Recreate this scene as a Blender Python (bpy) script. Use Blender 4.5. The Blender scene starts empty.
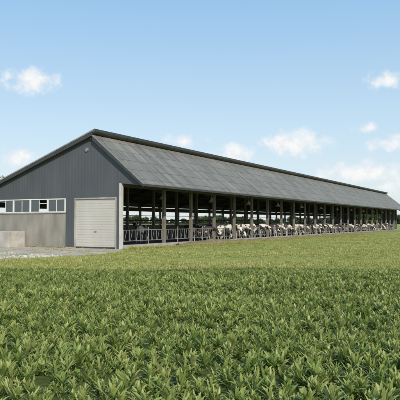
import bpy, bmesh, math, random
from mathutils import Vector, Matrix, noise
random.seed(7)
R=random.random
def U(a,b): return a+(b-a)*random.random()
scene=bpy.context.scene
# ------------------------------------------------------------------ materials
def nmat(name):
    m=bpy.data.materials.new(name); m.use_nodes=True
    nt=m.node_tree; return m,nt,nt.nodes['Principled BSDF']
def N(nt,t,**k):
    n=nt.nodes.new(t)
    for a,b in k.items(): setattr(n,a,b)
    return n
def ramp(nt,src,stops):
    r=N(nt,'ShaderNodeValToRGB'); e=r.color_ramp.elements
    while len(e)>1: e.remove(e[-1])
    e[0].position=stops[0][0]; e[0].color=(*stops[0][1],1)
    for p,c in stops[1:]:
        x=e.new(p); x.color=(*c,1)
    nt.links.new(src,r.inputs[0]); return r
def noisemat(name,c1,c2,scale=3,rough=.8,bump=.2,bscale=40,metal=0,stretch=(1,1,1),detail=6,lo=.3,hi=.7,spec=None):
    m,nt,b=nmat(name)
    tc=N(nt,'ShaderNodeTexCoord'); mp=N(nt,'ShaderNodeMapping'); mp.inputs['Scale'].default_value=stretch
    nt.links.new(tc.outputs['Object'],mp.inputs[0])
    n=N(nt,'ShaderNodeTexNoise'); n.inputs['Scale'].default_value=scale; n.inputs['Detail'].default_value=detail
    nt.links.new(mp.outputs[0],n.inputs['Vector'])
    r=ramp(nt,n.outputs['Fac'],[(lo,c1),(hi,c2)])
    nt.links.new(r.outputs[0],b.inputs['Base Color'])
    b.inputs['Roughness'].default_value=rough; b.inputs['Metallic'].default_value=metal
    if spec is not None: b.inputs['Specular IOR Level'].default_value=spec
    n2=N(nt,'ShaderNodeTexNoise'); n2.inputs['Scale'].default_value=bscale; n2.inputs['Detail'].default_value=4
    nt.links.new(mp.outputs[0],n2.inputs['Vector'])
    bp=N(nt,'ShaderNodeBump'); bp.inputs['Strength'].default_value=bump; bp.inputs['Distance'].default_value=.02
    nt.links.new(n2.outputs['Fac'],bp.inputs['Height']); nt.links.new(bp.outputs[0],b.inputs['Normal'])
    return m
def ribbed(name,c1,c2,axis,period,rough=.55,metal=.0,depth=.02,dist=.5):
    m=noisemat(name,c1,c2,scale=1.1,rough=rough,bump=.0,metal=metal,stretch=(1,1,.35),detail=8)
    nt=m.node_tree; b=nt.nodes['Principled BSDF']
    tc=N(nt,'ShaderNodeTexCoord'); w=N(nt,'ShaderNodeTexWave'); w.bands_direction=axis
    w.inputs['Scale'].default_value=0.314/period
    nt.links.new(tc.outputs['Object'],w.inputs['Vector'])
    r=ramp(nt,w.outputs['Fac'],[(.0,(0,0,0)),(.35,(0,0,0)),(.6,(1,1,1))])
    bp=N(nt,'ShaderNodeBump'); bp.inputs['Strength'].default_value=dist; bp.inputs['Distance'].default_value=depth
    nt.links.new(r.outputs[0],bp.inputs['Height']); nt.links.new(bp.outputs[0],b.inputs['Normal'])
    return m
M={}
M['clad']=ribbed('dark_metal_cladding',(.060,.067,.076),(.078,.087,.097),'X',.25,.6,dist=.3)
M['door']=ribbed('door_slats',(.40,.385,.35),(.46,.445,.41),'Z',.16,.6,depth=.02,dist=.45)
M['white']=noisemat('white_trim',(.6,.6,.58),(.72,.72,.7),2,.5,.05)
M['column']=noisemat('painted_column',(.42,.42,.40),(.54,.53,.51),2,.6,.05)
M['conc']=noisemat('concrete',(.24,.23,.21),(.38,.365,.335),1.6,.9,.3,30)
M['concl']=noisemat('concrete_light',(.30,.28,.25),(.47,.45,.41),1.8,.9,.3,30,detail=10)
M['block']=noisemat('rendered_wall',(.17,.16,.142),(.30,.285,.25),1.3,.9,.2,30,stretch=(1,1,.4),detail=10)
M['apron']=noisemat('apron_concrete',(.30,.245,.185),(.50,.43,.345),.9,.95,.4,20,detail=10)
M['post']=noisemat('timber_post',(.12,.105,.088),(.22,.20,.17),3,.85,.3,30,stretch=(4,4,.5))
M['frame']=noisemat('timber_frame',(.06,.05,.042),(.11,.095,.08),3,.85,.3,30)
M['steel']=noisemat('galvanised_steel',(.20,.195,.19),(.34,.33,.32),6,.5,.1,metal=.4)
M['dark']=noisemat('dark_steel',(.03,.032,.035),(.05,.052,.055),3,.6,.05)
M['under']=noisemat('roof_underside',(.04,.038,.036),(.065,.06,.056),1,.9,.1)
M['straw']=noisemat('silage_feed',(.12,.10,.05),(.30,.25,.14),8,1,.8,50,detail=10)
M['stone']=noisemat('rubble_stone',(.34,.31,.27),(.55,.51,.45),2,.95,.4,20)
M['rubber']=noisemat('stall_floor',(.09,.085,.075),(.17,.16,.14),1.5,.95,.3,20)
def roofmat(name):
    m,nt,b=nmat(name)
    tc=N(nt,'ShaderNodeTexCoord'); sp=N(nt,'ShaderNodeSeparateXYZ'); nt.links.new(tc.outputs['Object'],sp.inputs[0])
    mu=N(nt,'ShaderNodeMath',operation='MULTIPLY'); mu.inputs[1].default_value=1.29; nt.links.new(sp.outputs['X'],mu.inputs[0])
    cb=N(nt,'ShaderNodeCombineXYZ'); nt.links.new(sp.outputs['Y'],cb.inputs[0]); nt.links.new(mu.outputs[0],cb.inputs[1])
    br=N(nt,'ShaderNodeTexBrick'); br.offset=0; br.squash=1
    br.inputs['Scale'].default_value=1; br.inputs['Brick Width'].default_value=1.05; br.inputs['Row Height'].default_value=1.0
    br.inputs['Mortar Size'].default_value=.03; br.inputs['Mortar Smooth'].default_value=.3
    br.inputs['Color1'].default_value=(.16,.155,.145,1); br.inputs['Color2'].default_value=(.195,.19,.176,1); br.inputs['Mortar'].default_value=(.08,.078,.073,1)
    nt.links.new(cb.outputs[0],br.inputs['Vector'])
    n=N(nt,'ShaderNodeTexNoise'); n.inputs['Scale'].default_value=.8; n.inputs['Detail'].default_value=8
    mp=N(nt,'ShaderNodeMapping'); mp.inputs['Scale'].default_value=(.25,1.6,.25); nt.links.new(tc.outputs['Object'],mp.inputs[0]); nt.links.new(mp.outputs[0],n.inputs['Vector'])
    rr=ramp(nt,n.outputs['Fac'],[(.25,(.65,.65,.63)),(.75,(1.3,1.28,1.2))])
    mx=N(nt,'ShaderNodeMix',data_type='RGBA',blend_type='MULTIPLY'); mx.inputs[0].default_value=1
    nt.links.new(br.outputs['Color'],mx.inputs[6]); nt.links.new(rr.outputs[0],mx.inputs[7])
    n3=N(nt,'ShaderNodeTexNoise'); n3.inputs['Scale'].default_value=1.7; n3.inputs['Detail'].default_value=12; n3.inputs['Roughness'].default_value=.7; nt.links.new(tc.outputs['Object'],n3.inputs['Vector'])
    r3=ramp(nt,n3.outputs['Fac'],[(.52,(0,0,0)),(.72,(.6,.6,.6))])
    m3=N(nt,'ShaderNodeMix',data_type='RGBA'); nt.links.new(r3.outputs[0],m3.inputs[0]); nt.links.new(mx.outputs[2],m3.inputs[6]); m3.inputs[7].default_value=(.24,.23,.19,1)
    nt.links.new(m3.outputs[2],b.inputs['Base Color'])
    w=N(nt,'ShaderNodeTexWave'); w.bands_direction='Y'; w.inputs['Scale'].default_value=.314/.18
    nt.links.new(tc.outputs['Object'],w.inputs['Vector'])
    bp=N(nt,'ShaderNodeBump'); bp.inputs['Strength'].default_value=.5; bp.inputs['Distance'].default_value=.03
    nt.links.new(w.outputs['Fac'],bp.inputs['Height']); nt.links.new(bp.outputs[0],b.inputs['Normal'])
    b.inputs['Roughness'].default_value=.65; b.inputs['Specular IOR Level'].default_value=.35
    return m
M['roof']=roofmat('fibre_cement_roof')
def glassmat():
    m,nt,b=nmat('window_glass')
    b.inputs['Base Color'].default_value=(.06,.075,.08,1); b.inputs['Roughness'].default_value=.08; b.inputs['Specular IOR Level'].default_value=.8
    return m
M['glass']=glassmat()
# ------------------------------------------------------------------ mesh builder
class MB:
    def __init__(s): s.v=[]; s.f=[]
    def box(s,x0,x1,y0,y1,z0,z1):
        b=len(s.v); s.v+=[(x0,y0,z0),(x1,y0,z0),(x1,y1,z0),(x0,y1,z0),(x0,y0,z1),(x1,y0,z1),(x1,y1,z1),(x0,y1,z1)]
        s.f+=[tuple(b+i for i in q) for q in ((0,3,2,1),(4,5,6,7),(0,1,5,4),(1,2,6,5),(2,3,7,6),(3,0,4,7))]
    def prism(s,pts,y0,y1):
        b=len(s.v); n=len(pts)
        s.v+=[(x,y0,z) for x,z in pts]+[(x,y1,z) for x,z in pts]
        s.f+=[tuple(b+i for i in range(n)),tuple(b+n+i for i in reversed(range(n)))]
        for i in range(n):
            j=(i+1)%n; s.f.append((b+i,b+n+i,b+n+j,b+j))
    def tube(s,p,q,r0,r1=None,n=6,cap=True):
        r1=r0 if r1 is None else r1
        p=Vector(p);q=Vector(q);d=(q-p).normalized()
        a=d.cross(Vector((0,0,1)) if abs(d.z)<.9 else Vector((1,0,0))).normalized(); c=d.cross(a)
        b=len(s.v)
        for P,r in ((p,r0),(q,r1)):
            for i in range(n):
                t=2*math.pi*i/n; s.v.append(tuple(P+a*math.cos(t)*r+c*math.sin(t)*r))
        for i in range(n):
            j=(i+1)%n; s.f.append((b+i,b+j,b+n+j,b+n+i))
        if cap: s.f+=[tuple(b+i for i in reversed(range(n))),tuple(b+n+i for i in range(n))]
    def beam(s,p,q,w,h):
        p=Vector(p);q=Vector(q);d=(q-p).normalized()
        a=d.cross(Vector((0,0,1)));
        if a.length<.01: a=Vector((1,0,0))
        a.normalize(); c=a.cross(d); b=len(s.v)
        for P in (p,q):
            for i,j in ((-1,-1),(1,-1),(1,1),(-1,1)): s.v.append(tuple(P+a*i*w/2+c*j*h/2))
        s.f+=[tuple(b+i for i in k) for k in ((0,3,2,1),(4,5,6,7),(0,1,5,4),(1,2,6,5),(2,3,7,6),(3,0,4,7))]
    def done(s,name,mat,parent=None,mw=None,fix=True,smooth=False,link=True):
        me=bpy.data.meshes.new(name); me.from_pydata(s.v,[],s.f)
        if fix:
            bm=bmesh.new(); bm.from_mesh(me); bmesh.ops.recalc_face_normals(bm,faces=bm.faces); bm.to_mesh(me); bm.free()
        if smooth: me.polygons.foreach_set('use_smooth',[True]*len(me.polygons))
        if mat: me.materials.append(mat)
        o=bpy.data.objects.new(name,me)
        if link: scene.collection.objects.link(o)
        if parent: o.parent=parent
        if mw: o.matrix_world=mw
        return o
ANG=-math.atan2(323,600)
BM=Matrix.Translation((-4.74,36,0))@Matrix.Rotation(ANG,4,'Z')
def B2W(x,y,z=0): return BM@Vector((x,y,z))
BI=BM.inverted()
L=89.2
barn=bpy.data.objects.new('dairy_barn',None); scene.collection.objects.link(barn); barn.matrix_world=BM
def part(mb,name,mat): return mb.done(name,M[mat] if isinstance(mat,str) else mat,parent=barn)
def zr(x): return 3.88+.819*(1.85-x)
def zl(x): return 7.17+.36*(x+2.02)
T=.11
XR=-1.72
mb=MB(); mb.prism([(1.85,zr(1.85)),(-1.9,zr(-1.9)),(-1.9,zr(-1.9)-T),(1.85,zr(1.85)-T)],-.4,L+.4); part(mb,'roof_slope_side','roof')
mb=MB(); mb.prism([(-12.6,zl(-12.6)),(XR,zl(XR)),(XR,zl(XR)-T),(-12.6,zl(-12.6)-T)],-.4,L+.4); part(mb,'roof_slope_back','roof')
mb=MB(); mb.box(-2.15,-2.05,-.3,L+.3,6.72,6.98); part(mb,'ridge_gap_shade','dark')  # recessed dark board stands in for the shade inside the open ridge gap
mb=MB(); mb.prism([(XR+.01,zl(XR)+.03),(XR+.05,zl(XR)+.03),(XR+.05,zl(XR)-.13),(XR+.01,zl(XR)-.13)],-.42,L+.42); part(mb,'ridge_cap','dark')
mb=MB(); mb.prism([(XR-.5,zl(XR-.5)+.003),(XR,zl(XR)+.003),(XR,zl(XR)+.045),(XR-.5,zl(XR-.5)+.045)],-.42,L+.42)
for k in range(30): mb.box(XR-.36,XR-.30,k*3+.0,k*3+.05,zl(XR-.33)+.04,zl(XR-.33)+.09)
part(mb,'ridge_flashing','steel')
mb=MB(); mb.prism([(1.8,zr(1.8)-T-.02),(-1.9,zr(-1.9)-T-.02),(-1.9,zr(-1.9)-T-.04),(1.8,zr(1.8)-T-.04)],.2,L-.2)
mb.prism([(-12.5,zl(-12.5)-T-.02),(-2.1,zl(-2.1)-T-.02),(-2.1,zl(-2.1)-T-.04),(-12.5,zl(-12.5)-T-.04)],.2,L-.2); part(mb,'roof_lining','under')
mb=MB()
for sgn in (-.44,L+.42):
    mb.prism([(1.88,zr(1.88)+.03),(-1.9,zr(-1.9)+.03),(-1.9,zr(-1.9)-.05),(1.88,zr(1.88)-.05)],sgn,sgn+.03)
    mb.prism([(-12.65,zl(-12.65)+.03),(XR,zl(XR)+.03),(XR,zl(XR)-.05),(-12.65,zl(-12.65)-.05)],sgn,sgn+.03)
part(mb,'barge_trim','steel')
mb=MB()
for sgn in (-.42,L+.40):
    mb.prism([(1.88,zr(1.88)-.052),(-1.9,zr(-1.9)-.052),(-1.9,zr(-1.9)-.3),(1.88,zr(1.88)-.2)],sgn,sgn+.02)
    mb.prism([(-12.65,zl(-12.65)-.052),(-1.9,zl(-1.9)-.052),(-1.9,zl(-1.9)-.3),(-12.65,zl(-12.65)-.25)],sgn,sgn+.02)
part(mb,'barge_board','dark')
mb=MB(); mb.box(1.86,1.95,-.4,L+.4,3.70,3.83); part(mb,'gutter','dark')
def gable(y0,y1,nm,front):
    mb=MB()
    up=[(1.72,zr(1.72)-T-.05),(-1.9,zr(-1.9)-T-.05),(-2.0,zl(-2.0)-T-.05),(-12.2,zl(-12.2)-T-.05)]
    mb.prism([(-12.2,3.12),(0,3.12),(0,3.95),(1.72,3.75)]+up,y0,y1)
    part(mb,nm,'clad')
gable(-.12,0,'gable_cladding',True); gable(L,L+.12,'gable_cladding_far',False)
mb=MB(); mb.box(-4.18,-3.45,-.12,0,0.06,3.117); part(mb,'cladding_pier','clad')
mb=MB(); mb.box(-12.2,-4.183,-.10,.05,0,2.17); part(mb,'rendered_wall','block')
mb=MB(); mb.box(-12.2,-4.183,-.16,.07,2.173,2.24); mb.box(-4.2,-3.43,-.14,.02,-.02,.057)
part(mb,'window_sill','conc')
mb=MB()
xs=[-4.24,-5.7,-7.2,-8.7,-10.2,-11.7]
for x in xs: mb.box(x-.06,x+.06,-.11,-.03,2.243,3.05)
mb.box(-12.2,-4.183,-.115,-.02,3.053,3.115)
for a,b in zip(xs,xs[1:]): mb.box(b+.06,a-.06,-.09,-.05,2.243,2.29); mb.box((a+b)/2-.02,(a+b)/2+.02,-.085,-.055,2.293,3.05)
part(mb,'window_frames','white')
mb=MB()
for i,(a,b) in enumerate(zip(xs,xs[1:])):
    if i!=1: mb.box((a+b)/2+.022,a-.062,-.073,-.067,2.293,3.05)
    if i!=3: mb.box(b+.062,(a+b)/2-.022,-.073,-.067,2.293,3.05)
part(mb,'window_panes','glass')
mb=MB(); mb.box(-3.36,-.32,-.09,-.04,.02,3.03); part(mb,'roller_door','door')
mb=MB(); mb.box(-3.447,-3.363,-.16,-.02,0,3.03); mb.box(-.317,-.24,-.16,-.02,0,3.03); mb.box(-3.447,-.24,-.17,-.02,3.033,3.117)
part(mb,'door_frame','conc')
mb=MB(); mb.box(-3.36,-.32,-.11,-.095,.02,.10); mb.box(-1.95,-1.75,-.12,-.095,1.0,1.04); part(mb,'door_bottom_bar','dark')
mb=MB(); mb.box(-.03,.10,-.15,.1,0,3.94); part(mb,'corner_column','column')
mb=MB(); mb.box(-.237,-.033,-.12,0,0,3.117); part(mb,'corner_strip','clad')
mb=MB(); mb.tube((-2.5,-.2,6.1),(-2.5,-.12,6.1),.13,.13,16); part(mb,'gable_lamp','steel')
mb=MB(); mb.box(-12.2,-8,L,L+.12,0,3.117); mb.box(-3,0,L,L+.12,0,3.117); part(mb,'far_wall','clad')
ys=[5.03+3.72*i for i in range(23) if 5.03+3.72*i<L]
mb=MB()
for k,y in enumerate(ys):
    w=.11 if k==0 else .085
    mb.box(-.18,.01,y-w,y+w,.0,3.74)
part(mb,'outer_posts','post')
mb=MB()
for y in ys:
    mb.box(-5.8,-5.6,y-.09,y+.09,.05,zl(-5.7)-.45)
    mb.box(-12.15,-11.95,y-.09,y+.09,0,3.1)
part(mb,'inner_posts','post')
mb=MB()
mb.box(-.18,.01,.12,L,3.743,4.0); mb.box(-12.13,-11.97,0.1,L,3.103,3.3)
for y in ys:
    mb.beam((1.7,y,zr(1.7)-.32),(-2,y,zr(-2)-.32),.12,.2)
    mb.beam((-12.3,y,zl(-12.3)-.32),(-2.2,y,zl(-2.2)-.32),.12,.2)
    mb.beam((-.3,y,3.6),(-5.6,y,5.4),.08,.14)
for k in range(4):
    x=1.3-k*.95; mb.box(x-.04,x+.04,.2,L,zr(x)-T-.14,zr(x)-T-.045)
for k in range(9):
    x=-3-k*1.1; mb.box(x-.04,x+.04,.2,L,zl(x)-T-.14,zl(x)-T-.045)
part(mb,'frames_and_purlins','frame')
mb=MB(); mb.box(-12.1,-11.98,.1,L,0,1.35); part(mb,'back_wall','block')
mb=MB(); mb.box(-12.08,-12.0,.1,L,1.72,1.84); mb.box(-12.08,-12.0,.1,L,2.66,3.05); part(mb,'back_boards','frame')
mb=MB(); 
for z in (1.55,2.25): mb.tube((-12.04,.1,z),(-12.04,L,z),.03)
part(mb,'back_rails','steel')
mb=MB(); mb.box(-12,-.25,.06,L-.05,.01,.05); part(mb,'barn_floor','rubber')
mb=MB(); mb.box(-.22,.02,.15,L,0,.22); part(mb,'feed_kerb','conc')
mb=MB()
y=6.2
while y<L:
    mb.tube((-.9,y,3.52),(-.9,y,4.9),.015)
    mb.tube((-.9,y,3.22),(-.9,y,3.43),.26,.11,12); mb.tube((-.9,y,3.432),(-.9,y,3.54),.09,.05,10)
    y+=7.44
part(mb,'pendant_lamps','white')
# --------- feed fence
mb=MB()
for z in (.45,1.12): mb.tube((-.1,.2,z),(-.1,L,z),.024)
y=.4
while y<L:
    mb.tube((-.1,y,.45),(-.1,y,1.12),.015,n=5)
    mb.tube((-.1,y+.12,.45),(-.1,y+.34,1.12),.014,n=5)
    y+=.62
for y in ys: mb.tube((-.1,y-1.86,.2),(-.1,y-1.86,1.3),.03)
mb.done('feed_fence',M['steel'],mw=BM)
mb=MB(); y=1.5
while y<L:
    for z in (.5,1.05): mb.tube((-7.2,y,z),(-9.2,y,z),.03,n=5)
    mb.tube((-7.2,y,.5),(-7.2,y,1.05),.03,n=5); mb.tube((-9.2,y,.05),(-9.2,y,1.25),.035,n=5)
    y+=1.24
mb.tube((-9.2,1.2,1.25),(-9.2,L-1,1.25),.03)
mb.done('cubicle_rails',M['steel'],mw=BM)
# --------- feed windrow
mb=MB(); n=400; cols=7
for i in range(n+1):
    y=6+i*(L-8)/n
    big=1+1.2*math.exp(-((y-11)/3.0)**2)
    for j in range(cols):
        u=j/(cols-1); x=.06+u*(.75+.25*noise.noise(Vector((y*.5,3,0))))*(.8+.3*big)
        h=math.sin(math.pi*min(1,u*.95+.05))*(.13+.12*noise.noise(Vector((y*.7,0,0)))+.05*noise.noise(Vector((y*4,u*3,0))))*big
        mb.v.append((x+.05*noise.noise(Vector((y*3,u,5))),y,max(.0,h)+.012 if 0<j<cols-1 else .006))
for i in range(n):
    for j in range(cols-1):
        a=i*cols+j; mb.f.append((a,a+1,a+cols+1,a+cols))
mb.done('silage_feed',M['straw'],mw=BM,smooth=True)
# --------- concrete trough on left
mb=MB()
x0,x1,y0,y1=-12.5,-7.25,-1.9,-.5
mb.box(x0,x1,y0,y0+.18,0,1.02); mb.box(x0,x1,y1-.18,y1,0,1.02); mb.box(x0,x0+.18,y0+.18,y1-.18,0,1.02); mb.box(x1-.18,x1,y0+.18,y1-.18,0,1.02)
mb.box(x0+.18,x1-.18,y0+.18,y1-.18,0,.7)
o=mb.done('concrete_trough',M['concl'],mw=BM)
bv=o.modifiers.new('b','BEVEL'); bv.width=.02; bv.segments=2
# --------- ground
def sheet(name,pts,z,mat,mw=None):
    mb=MB(); mb.v=[(x,y,z) for x,y in pts]; mb.f=[tuple(range(len(pts)))]
    o=mb.done(name,mat,mw=mw,fix=False)
    if o.data.polygons[0].normal.z<0: o.data.flip_normals()
    return o
def grassmat(name,cols,s1=.15,s2=6):
    m,nt,b=nmat(name); tc=N(nt,'ShaderNodeTexCoord')
    n1=N(nt,'ShaderNodeTexNoise'); n1.inputs['Scale'].default_value=s1; n1.inputs['Detail'].default_value=12; n1.inputs['Roughness'].default_value=.65
    n2=N(nt,'ShaderNodeTexNoise'); n2.inputs['Scale'].default_value=s2; n2.inputs['Detail'].default_value=10; n2.inputs['Roughness'].default_value=.7
    for n in (n1,n2): nt.links.new(tc.outputs['Object'],n.inputs['Vector'])
    ad=N(nt,'ShaderNodeMath',operation='MULTIPLY_ADD'); ad.inputs[1].default_value=.5
    nt.links.new(n2.outputs['Fac'],ad.inputs[0]); 
    h=N(nt,'ShaderNodeMath',operation='MULTIPLY'); h.inputs[1].default_value=.5; nt.links.new(n1.outputs['Fac'],h.inputs[0]); nt.links.new(h.outputs[0],ad.inputs[2])
    r=ramp(nt,ad.outputs[0],list(zip((.36,.5,.64),cols))); nt.links.new(r.outputs[0],b.inputs['Base Color'])
    b.inputs['Roughness'].default_value=1; b.inputs['Specular IOR Level'].default_value=.1
    bp=N(nt,'ShaderNodeBump'); bp.inputs['Strength'].default_value=.5; bp.inputs['Distance'].default_value=.06
    nt.links.new(n2.outputs['Fac'],bp.inputs['Height']); nt.links.new(bp.outputs[0],b.inputs['Normal'])
    return m
M['grass']=grassmat('meadow_ground',[(.14,.19,.042),(.26,.295,.085),(.40,.37,.16)],.1,5)
M['soil']=grassmat('crop_soil',[(.04,.055,.015),(.07,.095,.025),(.12,.13,.045)],.4,8)
M['gravel']=noisemat('gravel_ground',(.26,.23,.18),(.50,.45,.37),5,1,.8,40,detail=12)
sheet('grass_ground',[(-3000,-200),(3000,-200),(3000,5000),(-3000,5000)],0,M['grass'])
def edgeY(x): return 21.0+.02*x+.7*noise.noise(Vector((x*.25,0,0)))+.35*noise.noise(Vector((x*1.3,4,0)))
pts=[(-22,-4),(22,-4)]+[(22-k*.5,edgeY(22-k*.5)-.3) for k in range(89)]
sheet('crop_ground',pts,.004,M['soil'])
def w2(*a): q=B2W(*a); return (q.x,q.y)
AP=[w2(-13,-.1),w2(-14,-2.5),(-11.5,32.5),(-8.2,29.6),(-6.0,28.7),(-4.7,30.5),(-4.15,34),w2(.25,-.4),w2(1,0),w2(1,L),w2(-.2,L),w2(-.2,-.1)]
GR=[(-17,38),(-15,26.5),(-11,24.6),(-8.7,24.9),(-7.0,26.6),(-6.3,28.5),(-8.2,29.4),(-11.4,32.3)]
sheet('concrete_apron',AP,.004,M['apron'])
sheet('gravel_ground',GR,.008,M['gravel'])
def inpoly(p,poly):
    x,y=p; c=False; j=len(poly)-1
    for i in range(len(poly)):
        a=poly[i]; b=poly[j]
        if (a[1]>y)!=(b[1]>y) and x<(b[0]-a[0])*(y-a[1])/(b[1]-a[1])+a[0]: c=not c
        j=i
    return c
mb=MB()
bm=bmesh.new(); bmesh.ops.create_icosphere(bm,subdivisions=1,radius=1); iv=[v.co.copy() for v in bm.verts]; ifc=[[v.index for v in f.verts] for f in bm.faces]; bm.free()
for k in range(4600):
    x=U(-15,-6); y=U(24.3,34)
    if not inpoly((x,y),GR): continue
    if noise.noise(Vector((x*.6,y*.6,1)))<-.15: continue
    s=U(.02,.065)*(1 if R()<.88 else 1.9)
    rot=Matrix.Rotation(U(0,6),3,'Z')@Matrix.Rotation(U(0,6),3,'X'); sc=Vector((s*U(.7,1.3),s*U(.7,1.3),s*U(.5,.9)))
    b=len(mb.v)
    for v in iv:
        p=rot@Vector((v.x*sc.x*U(.8,1.15),v.y*sc.y*U(.8,1.15),v.z*sc.z)); mb.v.append((x+p.x,y+p.y,s*.35+p.z))
    mb.f+=[tuple(b+i for i in f) for f in ifc]
mb.done('gravel_rubble',M['stone'],fix=False)
# ------------------------------------------------------------------ foliage
def leafmat(name,c1,c2,c3,trans=.35,attr=True,nscale=None,rough=.5):
    m,nt,b=nmat(name)
    oi=N(nt,'ShaderNodeObjectInfo')
    src=oi.outputs['Random']
    if nscale:
        tc=N(nt,'ShaderNodeTexCoord'); n=N(nt,'ShaderNodeTexNoise'); n.inputs['Scale'].default_value=nscale; n.inputs['Detail'].default_value=3
        nt.links.new(tc.outputs['Object'],n.inputs['Vector'])
        r=ramp(nt,n.outputs['Fac'],[(.3,c1),(.5,c2),(.7,c3)])
    else: r=ramp(nt,src,[(0,c1),(.5,c2),(1,c3)])
    col=r.outputs[0]
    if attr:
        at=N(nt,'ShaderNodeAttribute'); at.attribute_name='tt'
        r2=ramp(nt,at.outputs['Fac'],[(0,(.45,.5,.35)),(.4,(.95,.98,.9)),(1,(1.4,1.22,1.35))])  # pale tip highlight painted into the leaf colour, darker towards the base
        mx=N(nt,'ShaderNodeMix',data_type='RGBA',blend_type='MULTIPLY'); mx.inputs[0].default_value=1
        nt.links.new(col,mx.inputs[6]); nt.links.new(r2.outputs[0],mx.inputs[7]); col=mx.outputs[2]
    nt.links.new(col,b.inputs['Base Color']); b.inputs['Roughness'].default_value=rough; b.inputs['Specular IOR Level'].default_value=.4
    tr=N(nt,'ShaderNodeBsdfTranslucent'); nt.links.new(col,tr.inputs[0])
    ms=N(nt,'ShaderNodeMixShader'); ms.inputs[0].default_value=trans
    out=nt.nodes['Material Output']; nt.links.new(b.outputs[0],ms.inputs[1]); nt.links.new(tr.outputs[0],ms.inputs[2]); nt.links.new(ms.outputs[0],out.inputs[0])
    return m
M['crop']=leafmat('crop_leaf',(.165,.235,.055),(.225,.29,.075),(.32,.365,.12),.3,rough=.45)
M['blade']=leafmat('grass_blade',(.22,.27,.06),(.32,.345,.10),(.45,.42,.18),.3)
M['tree']=leafmat('tree_leaf',(.03,.05,.018),(.05,.075,.025),(.075,.10,.035),.25,attr=False,nscale=.9)
M['bark']=noisemat('bark',(.06,.05,.04),(.12,.1,.08),5,.95,.5,20)
def leaf(v,f,tt,base,phi,th0,bend,Ln,W,seg=5,fold=.35):
    r=0;h=0; b=len(v); d=Vector((math.cos(phi),math.sin(phi),0)); s=Vector((-math.sin(phi),math.cos(phi),0))
    tw=U(-.35,.35)
    for i in range(seg+1):
        t=i/seg; th=th0-bend*t; w=W*(math.sin(math.pi*min(1,.14+.86*t))**.7)*.5 if i<seg else .002
        c=Vector(base)+d*r+Vector((0,0,h)); up=Vector((0,0,1))*math.cos(th)-d*math.sin(th)
        ss=(s+up*tw*t).normalized()
        v+=[tuple(c-ss*w+up*w*fold),tuple(c),tuple(c+ss*w+up*w*fold)]; tt+=[t]*3
        r+=math.cos(th)*Ln/seg; h+=math.sin(th)*Ln/seg
    for i in range(seg):
        a=b+i*3; f+=[(a,a+1,a+4,a+3),(a+1,a+2,a+5,a+4)]
def mkobj(name,v,f,tt,mat,coll):
    me=bpy.data.meshes.new(name); me.from_pydata(v,[],f); me.materials.append(mat)
    if tt:
        at=me.attributes.new('tt','FLOAT','POINT'); at.data.foreach_set('value',tt)
    me.polygons.foreach_set('use_smooth',[True]*len(me.polygons))
    o=bpy.data.objects.new(name,me); coll.objects.link(o); return o
cc=bpy.data.collections.new('crop_plants')
for k in range(9):
    v=[];f=[];tt=[]
    n=random.randint(13,18); hh=U(.05,.13); spread=U(38,66); wf=U(.85,1.15)
    lean=Vector((U(-.03,.03),U(-.03,.03)))
    for i in range(n):
        q=i/n; phi=i*2.4+U(-.5,.5); th0=math.radians(86-q*spread+U(-12,12)); Ln=U(.09,.16)*(1 if q>.25 else .75)
        leaf(v,f,tt,(U(-.015,.015)+lean.x*(1-q),U(-.015,.015)+lean.y*(1-q),hh*(1-.9*q)),phi,th0,math.radians(U(5,60)),Ln,U(.020,.031)*wf,seg=4,fold=U(.2,.45))
    for i in range(3):
        leaf(v,f,tt,(U(-.06,.06),U(-.06,.06),.0),U(0,6.3),math.radians(U(35,80)),math.radians(U(10,60)),U(.08,.15),U(.018,.028),seg=3)
    mkobj('crop_plant',v,f,tt,M['crop'],cc)
gc=bpy.data.collections.new('grass_tufts')
for k in range(5):
    v=[];f=[];tt=[]
    for i in range(16):
        leaf(v,f,tt,(U(-.09,.09),U(-.09,.09),0),U(0,6.3),math.radians(U(40,85)),math.radians(U(0,50)),U(.05,.11),U(.008,.014),seg=2)
    mkobj('grass_tuft',v,f,tt,M['blade'],gc)
def instancer(name,pts,scl,coll,tilt=.15):
    me=bpy.data.meshes.new(name); me.from_pydata(pts,[],[])
    at=me.attributes.new('scl','FLOAT','POINT'); at.data.foreach_set('value',scl)
    o=bpy.data.objects.new(name,me); scene.collection.objects.link(o)
    ng=bpy.data.node_groups.new(name+'_gn','GeometryNodeTree')
    ng.interface.new_socket('Geometry',in_out='INPUT',socket_type='NodeSocketGeometry')
    ng.interface.new_socket('Geometry',in_out='OUTPUT',socket_type='NodeSocketGeometry')
    gi=ng.nodes.new('NodeGroupInput'); go=ng.nodes.new('NodeGroupOutput')
    ci=ng.nodes.new('GeometryNodeCollectionInfo'); ci.inputs['Collection'].default_value=coll; ci.inputs['Separate Children'].default_value=True; ci.inputs['Reset Children'].default_value=True
    ip=ng.nodes.new('GeometryNodeInstanceOnPoints'); ip.inputs['Pick Instance'].default_value=True
    rv=ng.nodes.new('FunctionNodeRandomValue'); rv.data_type='FLOAT_VECTOR'; rv.inputs[0].default_value=(-tilt,-tilt,0); rv.inputs[1].default_value=(tilt,tilt,6.283)
    na=ng.nodes.new('GeometryNodeInputNamedAttribute'); na.data_type='FLOAT'; na.inputs[0].default_value='scl'
    l=ng.links.new
    l(gi.outputs[0],ip.inputs['Points']); l(ci.outputs[0],ip.inputs['Instance']); l(rv.outputs[0],ip.inputs['Rotation']); l(na.outputs[0],ip.inputs['Scale']); l(ip.outputs[0],go.inputs[0])
    md=o.modifiers.new('scatter','NODES'); md.node_group=ng
    return o
P=[];S=[]
y=3.2
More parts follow.
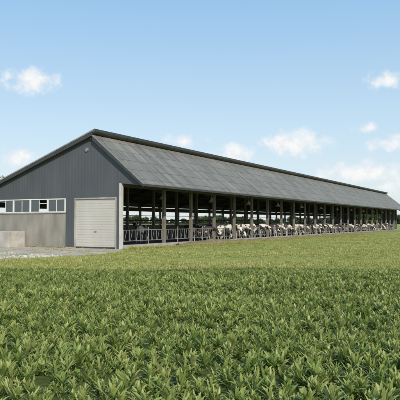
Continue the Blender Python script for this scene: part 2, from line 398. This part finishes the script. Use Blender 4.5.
while y<22.2:
    hw=min(14,3+y*.42); x=-hw
    while x<hw:
        px=x+U(-.1,.1); py=y+U(-.1,.1)
        if py<edgeY(px)+U(-1.3,.8):
            nn=noise.noise(Vector((px*.5,py*.5,0)))+.6*noise.noise(Vector((px*2,py*2,2)))
            fade=min(1,max(.42,(edgeY(px)-py)/3.5))
            if nn>-.8: P.append((px,py,.0)); S.append((.97+.42*nn)*U(.68,1.3)*fade)
        x+=.155
    y+=.155
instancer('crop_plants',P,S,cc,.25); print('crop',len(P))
P=[];S=[]
def okgrass(x,y):
    q=BI@Vector((x,y,0))
    if q.y>-.15 and q.x<.95 and q.x>-13: return False
    if inpoly((x,y),GR): return R()<.22
    if inpoly((x,y),AP): return R()<.03 or (noise.noise(Vector((x,y,3)))>.25 and R()<.25)
    return True
for k in range(36000):
    t=R()**1.5; y=18.5+t*62; x=U(-.40,.42)*y*1.05
    nn=noise.noise(Vector((x*.25,y*.25,0)))
    if y<edgeY(x)-.8 or not okgrass(x,y): continue
    P.append((x,y,0)); S.append(U(.45,1.1)*(1+.7*nn)*(1+.005*y))
for k in range(420):
    s=R()**2*9; q=B2W(.95+U(0,.4),s-.3); P.append((q.x,q.y,0)); S.append(U(1.2,2.6)*(1-.06*s))
for k in range(60):
    q=B2W(U(-12,-4.3),U(-.35,-.15)); P.append((q.x,q.y,0)); S.append(U(.8,1.8))
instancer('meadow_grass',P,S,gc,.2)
# ------------------------------------------------------------------ trees
def tree(name,h,nl,ls,coll=None,low=False):
    tr=MB(); tips=[]
    def grow(p,d,l,r,lev):
        q=p+d*l; tr.tube(p,q,r,r*.65,6,False)
        if lev>=2: tips.append(q); tips.append(p+d*l*.5)
        if lev<3:
            for k in range(3 if lev else 5):
                nd=(d+Vector((U(-1,1),U(-1,1),U(-.15,.6)))*.85).normalized(); grow(p+d*l*U(.6,1),nd,l*U(.55,.75),r*.55,lev+1)
    grow(Vector((0,0,0)),Vector((U(-.05,.05),U(-.05,.05),1)).normalized(),h*(.2 if low else .36),h*.028,0)
    if low:
        for k in range(30): tips.append(Vector((U(-.3,.3)*h,U(-.3,.3)*h,U(.03,.2)*h*.6)))
    nb=len(tr.f)
    mxz=max(t.z for t in tips); 
    for k in range(nl):
        t=random.choice(tips); g=Vector((random.gauss(0,1),random.gauss(0,1),random.gauss(0,.8)))*h*.055
        p=t+g; s=ls*U(.6,1.3); a=Vector((U(-1,1),U(-1,1),U(-1,1))).normalized(); c=a.cross(Vector((U(-1,1),U(-1,1),U(-1,1)))).normalized()
        b=len(tr.v); tr.v+=[tuple(p-a*s),tuple(p+c*s*.5),tuple(p+a*s),tuple(p-c*s*.5)]; tr.f.append((b,b+1,b+2,b+3))
    me=bpy.data.meshes.new(name); k=h/mxz*.95; me.from_pydata([(x*k,y*k,z*k) for x,y,z in tr.v],[],tr.f)
    me.materials.append(M['bark']); me.materials.append(M['tree'])
    me.polygons.foreach_set('material_index',[0]*nb+[1]*(len(tr.f)-nb))
    o=bpy.data.objects.new(name,me); (coll or scene.collection).objects.link(o); return o
o=tree('broadleaf_tree',8.9,9000,.16); o.location=(-28.0,74,0)
tcn=bpy.data.collections.new('tree_variants')
for k in range(4): tree('tree_variant',10,2600,.38,tcn,low=True)
P=[];S=[]
for k in range(420):
    x=-260+k*1.6+U(-2,2); y=440+.1*x+U(-12,12)
    P.append((x,y,0)); S.append(U(.3,.5)*(1+.5*noise.noise(Vector((x*.03,0,0))))*(1.7 if x>115 else 1))
instancer('distant_trees',P,S,tcn,.03)
# ------------------------------------------------------------------ cows
def cowmat():
    m,nt,b=nmat('holstein_coat')
    tc=N(nt,'ShaderNodeTexCoord'); oi=N(nt,'ShaderNodeObjectInfo')
    mu=N(nt,'ShaderNodeMath',operation='MULTIPLY'); mu.inputs[1].default_value=37; nt.links.new(oi.outputs['Random'],mu.inputs[0])
    ad=N(nt,'ShaderNodeVectorMath',operation='ADD'); nt.links.new(tc.outputs['Object'],ad.inputs[0]); nt.links.new(mu.outputs[0],ad.inputs[1])
    n=N(nt,'ShaderNodeTexNoise'); n.inputs['Scale'].default_value=1.7; n.inputs['Detail'].default_value=2; nt.links.new(ad.outputs[0],n.inputs['Vector'])
    r=ramp(nt,n.outputs['Fac'],[(.51,(.022,.02,.02)),(.535,(.62,.59,.54))])
    sp=N(nt,'ShaderNodeSeparateXYZ'); nt.links.new(tc.outputs['Object'],sp.inputs[0])
    r2=ramp(nt,sp.outputs['Z'],[(.42,(1,1,1)),(.5,(0,0,0))])
    mx=N(nt,'ShaderNodeMix',data_type='RGBA'); nt.links.new(r2.outputs[0],mx.inputs[0]); nt.links.new(r.outputs[0],mx.inputs[6]); mx.inputs[7].default_value=(.45,.41,.35,1)
    nt.links.new(mx.outputs[2],b.inputs['Base Color']); b.inputs['Roughness'].default_value=.7
    return m
M['cow']=cowmat(); M['muz']=noisemat('muzzle_skin',(.10,.07,.065),(.25,.17,.15),5,.5,.05); M['eye']=noisemat('eye',(.01,.008,.006),(.015,.01,.01),5,.15,0)
def cowmesh(name,head,legs=0):
    V=[];E=[];Rr=[]
    def add(p,r,par=None):
        V.append(p); Rr.append(r if isinstance(r,tuple) else (r,r))
        if par is not None: E.append((par,len(V)-1))
        return len(V)-1
    pel=add((-.62,0,1.14),(.25,.24)); loin=add((-.28,0,1.07),(.31,.33),pel); bel=add((.08,0,1.02),(.34,.37),loin)
    ch=add((.42,0,1.04),(.28,.34),bel); nb=add((.70,0,1.14),(.17,.24),ch)
    rump=add((-.84,0,1.22),(.15,.13),pel)
    nk=add(head[0],(.12,.17),nb); po=add(head[1],(.105,.12),nk); fo=add(head[2],(.10,.105),po); no=add(head[3],(.075,.08),fo); mu=add(head[4],(.07,.065),no)
    for s in (-1,1):
        lg=legs*s
        a=add((-.66,.15*s,.92),(.12,.18),pel); b=add((-.54+lg*.5,.18*s,.72),(.08,.12),a); c=add((-.80+lg,.17*s,.48),(.045,.06),b); d=add((-.77+lg*1.2,.17*s,.14),.038,c); add((-.72+lg*1.2,.17*s,.045),.055,d)
        a=add((.46,.14*s,.84),(.10,.15),ch); b=add((.42-lg*.4,.16*s,.66),(.06,.085),a); c=add((.46-lg,.15*s,.40),.048,b); d=add((.45-lg,.15*s,.13),.036,c); add((.50-lg,.15*s,.045),.052,d)
        e=Vector(head[1]); add(tuple(e+Vector((-.02,.13*s,.03))),(.03,.03),po); add(tuple(e+Vector((-.05,.25*s,.0))),(.02,.045),len(V)-1)
    t=add((-.99,0,1.12),.03,rump); t=add((-1.02,0,.8),.02,t); t=add((-1.01,0,.55),.02,t); add((-1.01,0,.38),.035,t)
    add((-.42,0,.72),(.13,.14),loin)
    me=bpy.data.meshes.new(name); me.from_pydata(V,E,[]); o=bpy.data.objects.new(name,me); scene.collection.objects.link(o)
    sk=o.modifiers.new('s','SKIN'); sk.use_smooth_shade=True
    for i,r in enumerate(Rr): me.skin_vertices[0].data[i].radius=r
    me.skin_vertices[0].data[0].use_root=True
    ss=o.modifiers.new('ss','SUBSURF'); ss.levels=2; ss.render_levels=2
    dg=bpy.context.evaluated_depsgraph_get(); m2=bpy.data.meshes.new_from_object(o.evaluated_get(dg)); bpy.data.objects.remove(o)
    m2.materials.clear(); 
    for k in ('cow','muz','eye'): m2.materials.append(M[k])
    mz=Vector(head[4])
    for p in m2.polygons:
        p.use_smooth=True; p.material_index=0
        if (p.center-mz).length<.10: p.material_index=1
        if p.center.z<.07: p.material_index=1
    bm=bmesh.new(); bm.from_mesh(m2)
    f=Vector(head[2])
    for s in (-1,1):
        r=bmesh.ops.create_icosphere(bm,subdivisions=1,radius=.022,matrix=Matrix.Translation(f+Vector((.03,.095*s,.03))))
        for v in r['verts']:
            for ff in v.link_faces: ff.material_index=2
    bm.to_mesh(m2); bm.free(); m2.name=name
    return m2
cows=[cowmesh('cow_up',[(.95,0,1.30),(1.18,0,1.44),(1.28,0,1.36),(1.42,0,1.20),(1.50,0,1.10)]),
      cowmesh('cow_level',[(.98,0,1.12),(1.22,.02,1.10),(1.32,.03,1.02),(1.44,.04,.84),(1.50,.05,.74)],.06),
      cowmesh('cow_feeding',[(.98,.02,.92),(1.22,.05,.70),(1.30,.06,.58),(1.36,.08,.38),(1.38,.08,.27)],.04),
      cowmesh('cow_turned',[(.95,.06,1.28),(1.12,.20,1.38),(1.16,.30,1.32),(1.20,.43,1.18),(1.22,.49,1.10)],.12)]
def addcow(mesh,x,y,rot,s=1):
    o=bpy.data.objects.new('cow',mesh); scene.collection.objects.link(o)
    o.matrix_world=BM@Matrix.Translation((x,y,.05))@Matrix.Rotation(rot,4,'Z')@Matrix.Scale(s,4)
y=12.2
while y<84:
    k=random.choices([0,1,2,3],[2,4,4,2])[0]
    addcow(cows[k],(-1.08 if k in(1,2) else -1.5)+U(-.12,.08),y,U(-.2,.2),U(.92,1.05))
    y+=U(.95,1.6) if R()<.85 else U(2,4)
for y in (7.5,17,24,29,36,43,52,60,70):
    addcow(cows[random.choice((0,1,3))],U(-4.6,-3.6),y,random.choice((1.57,-1.57,1.2,2.4))+U(-.3,.3))
# ------------------------------------------------------------------ world
w=bpy.data.worlds.new('World'); scene.world=w; w.use_nodes=True; nt=w.node_tree; bg=nt.nodes['Background']
EL=math.radians(32); sd=Vector((.30,-.95,0)).normalized(); sd=Vector((sd.x*math.cos(EL),sd.y*math.cos(EL),math.sin(EL)))
sky=N(nt,'ShaderNodeTexSky',sky_type='NISHITA'); sky.sun_disc=False; sky.sun_elevation=EL; sky.sun_rotation=math.atan2(sd.x,sd.y)%(2*math.pi)
sky.dust_density=1.0; sky.ozone_density=1.5; sky.air_density=1.0
tc=N(nt,'ShaderNodeTexCoord'); sp=N(nt,'ShaderNodeSeparateXYZ'); nt.links.new(tc.outputs['Generated'],sp.inputs[0])
az=N(nt,'ShaderNodeMath',operation='ARCTAN2'); nt.links.new(sp.outputs[0],az.inputs[0]); nt.links.new(sp.outputs[1],az.inputs[1])
el=N(nt,'ShaderNodeMath',operation='ARCSINE'); nt.links.new(sp.outputs[2],el.inputs[0])
cb=N(nt,'ShaderNodeCombineXYZ'); nt.links.new(az.outputs[0],cb.inputs[0]); nt.links.new(el.outputs[0],cb.inputs[1])
nz=N(nt,'ShaderNodeTexNoise'); nz.inputs['Scale'].default_value=42; nz.inputs['Detail'].default_value=8; nz.inputs['Roughness'].default_value=.6; nt.links.new(cb.outputs[0],nz.inputs['Vector'])
clouds=[(30,79,34,15,1.1),(10,76,18,8,.8),(296,143,38,16,1.25),(236,152,22,12,1.15),(210,156,20,7,.7),(387,80,22,11,1),(392,143,32,10,.95),(20,158,25,10,1),(182,141,25,9,.8),(366,173,52,14,1.05),(335,182,36,9,.8),(390,187,32,10,.8),(368,128,13,6,.5),(-60,110,40,14,.9),(470,110,50,16,1)]
last=None
for cx,cy,rx,ry,st in clouds:
    a=math.atan((cx-200)/600); e=math.atan((222-cy)/600*math.cos(a))
    s=N(nt,'ShaderNodeVectorMath',operation='SUBTRACT'); nt.links.new(cb.outputs[0],s.inputs[0]); s.inputs[1].default_value=(a,e,0)
    m_=N(nt,'ShaderNodeVectorMath',operation='MULTIPLY'); nt.links.new(s.outputs[0],m_.inputs[0]); m_.inputs[1].default_value=(600/rx,600/ry,0)
    ln=N(nt,'ShaderNodeVectorMath',operation='LENGTH'); nt.links.new(m_.outputs[0],ln.inputs[0])
    q=N(nt,'ShaderNodeMath',operation='MULTIPLY_ADD'); nt.links.new(ln.outputs['Value'],q.inputs[0]); q.inputs[1].default_value=-1*st; q.inputs[2].default_value=st
    if last is None: last=q
    else:
        mm=N(nt,'ShaderNodeMath',operation='MAXIMUM'); nt.links.new(last.outputs[0],mm.inputs[0]); nt.links.new(q.outputs[0],mm.inputs[1]); last=mm
nn=N(nt,'ShaderNodeMath',operation='MULTIPLY_ADD'); nt.links.new(nz.outputs['Fac'],nn.inputs[0]); nn.inputs[1].default_value=2.4; nt.links.new(last.outputs[0],nn.inputs[2])
mr=N(nt,'ShaderNodeMapRange',interpolation_type='SMOOTHSTEP'); nt.links.new(nn.outputs[0],mr.inputs[0])
mr.inputs[1].default_value=1.15; mr.inputs[2].default_value=2.2; mr.inputs[3].default_value=0; mr.inputs[4].default_value=.95
mk=N(nt,'ShaderNodeMapRange',interpolation_type='SMOOTHSTEP'); nt.links.new(last.outputs[0],mk.inputs[0]); mk.inputs[1].default_value=-.45; mk.inputs[2].default_value=.25
mf=N(nt,'ShaderNodeMath',operation='MULTIPLY'); nt.links.new(mr.outputs[0],mf.inputs[0]); nt.links.new(mk.outputs[0],mf.inputs[1])
nz2=N(nt,'ShaderNodeTexNoise'); nz2.inputs['Scale'].default_value=60; nz2.inputs['Detail'].default_value=5; nt.links.new(cb.outputs[0],nz2.inputs['Vector'])
ctone=ramp(nt,nz2.outputs['Fac'],[(.35,(.83,.86,.90)),(.58,(.97,.965,.955))])
cs=N(nt,'ShaderNodeVectorMath',operation='SCALE'); nt.links.new(ctone.outputs[0],cs.inputs[0]); cs.inputs['Scale'].default_value=8.3
hz=N(nt,'ShaderNodeMapRange'); nt.links.new(sp.outputs[2],hz.inputs[0]); hz.inputs[1].default_value=0; hz.inputs[2].default_value=.42
hr=ramp(nt,hz.outputs[0],[(0,(.80,.86,.88)),(.35,(.60,.78,.91)),(.8,(.36,.62,.90)),(1,(.30,.57,.88))])
hs=N(nt,'ShaderNodeVectorMath',operation='SCALE'); nt.links.new(hr.outputs[0],hs.inputs[0]); hs.inputs['Scale'].default_value=8.6
mh=N(nt,'ShaderNodeMix',data_type='RGBA'); mh.inputs[0].default_value=.75; nt.links.new(sky.outputs[0],mh.inputs[6]); nt.links.new(hs.outputs[0],mh.inputs[7])
mc=N(nt,'ShaderNodeMix',data_type='RGBA'); nt.links.new(mf.outputs[0],mc.inputs[0]); nt.links.new(mh.outputs[2],mc.inputs[6]); nt.links.new(cs.outputs[0],mc.inputs[7])
nt.links.new(mc.outputs[2],bg.inputs[0]); bg.inputs[1].default_value=.12
sun=bpy.data.lights.new('sun','SUN'); sun.energy=4.4; sun.angle=math.radians(.5); sun.color=(1,.91,.77)
so=bpy.data.objects.new('sun',sun); scene.collection.objects.link(so); so.rotation_euler=sd.to_track_quat('Z','Y').to_euler()
cam=bpy.data.cameras.new('camera'); cam.lens=54; cam.sensor_width=36; cam.clip_end=8000; cam.clip_start=.1
co=bpy.data.objects.new('camera',cam); scene.collection.objects.link(co); co.location=(0,0,1.62); co.rotation_euler=(math.radians(90)+math.atan(22/600),0,0)
scene.camera=co
scene.view_settings.view_transform='Standard'; scene.view_settings.look='None'; scene.view_settings.exposure=0
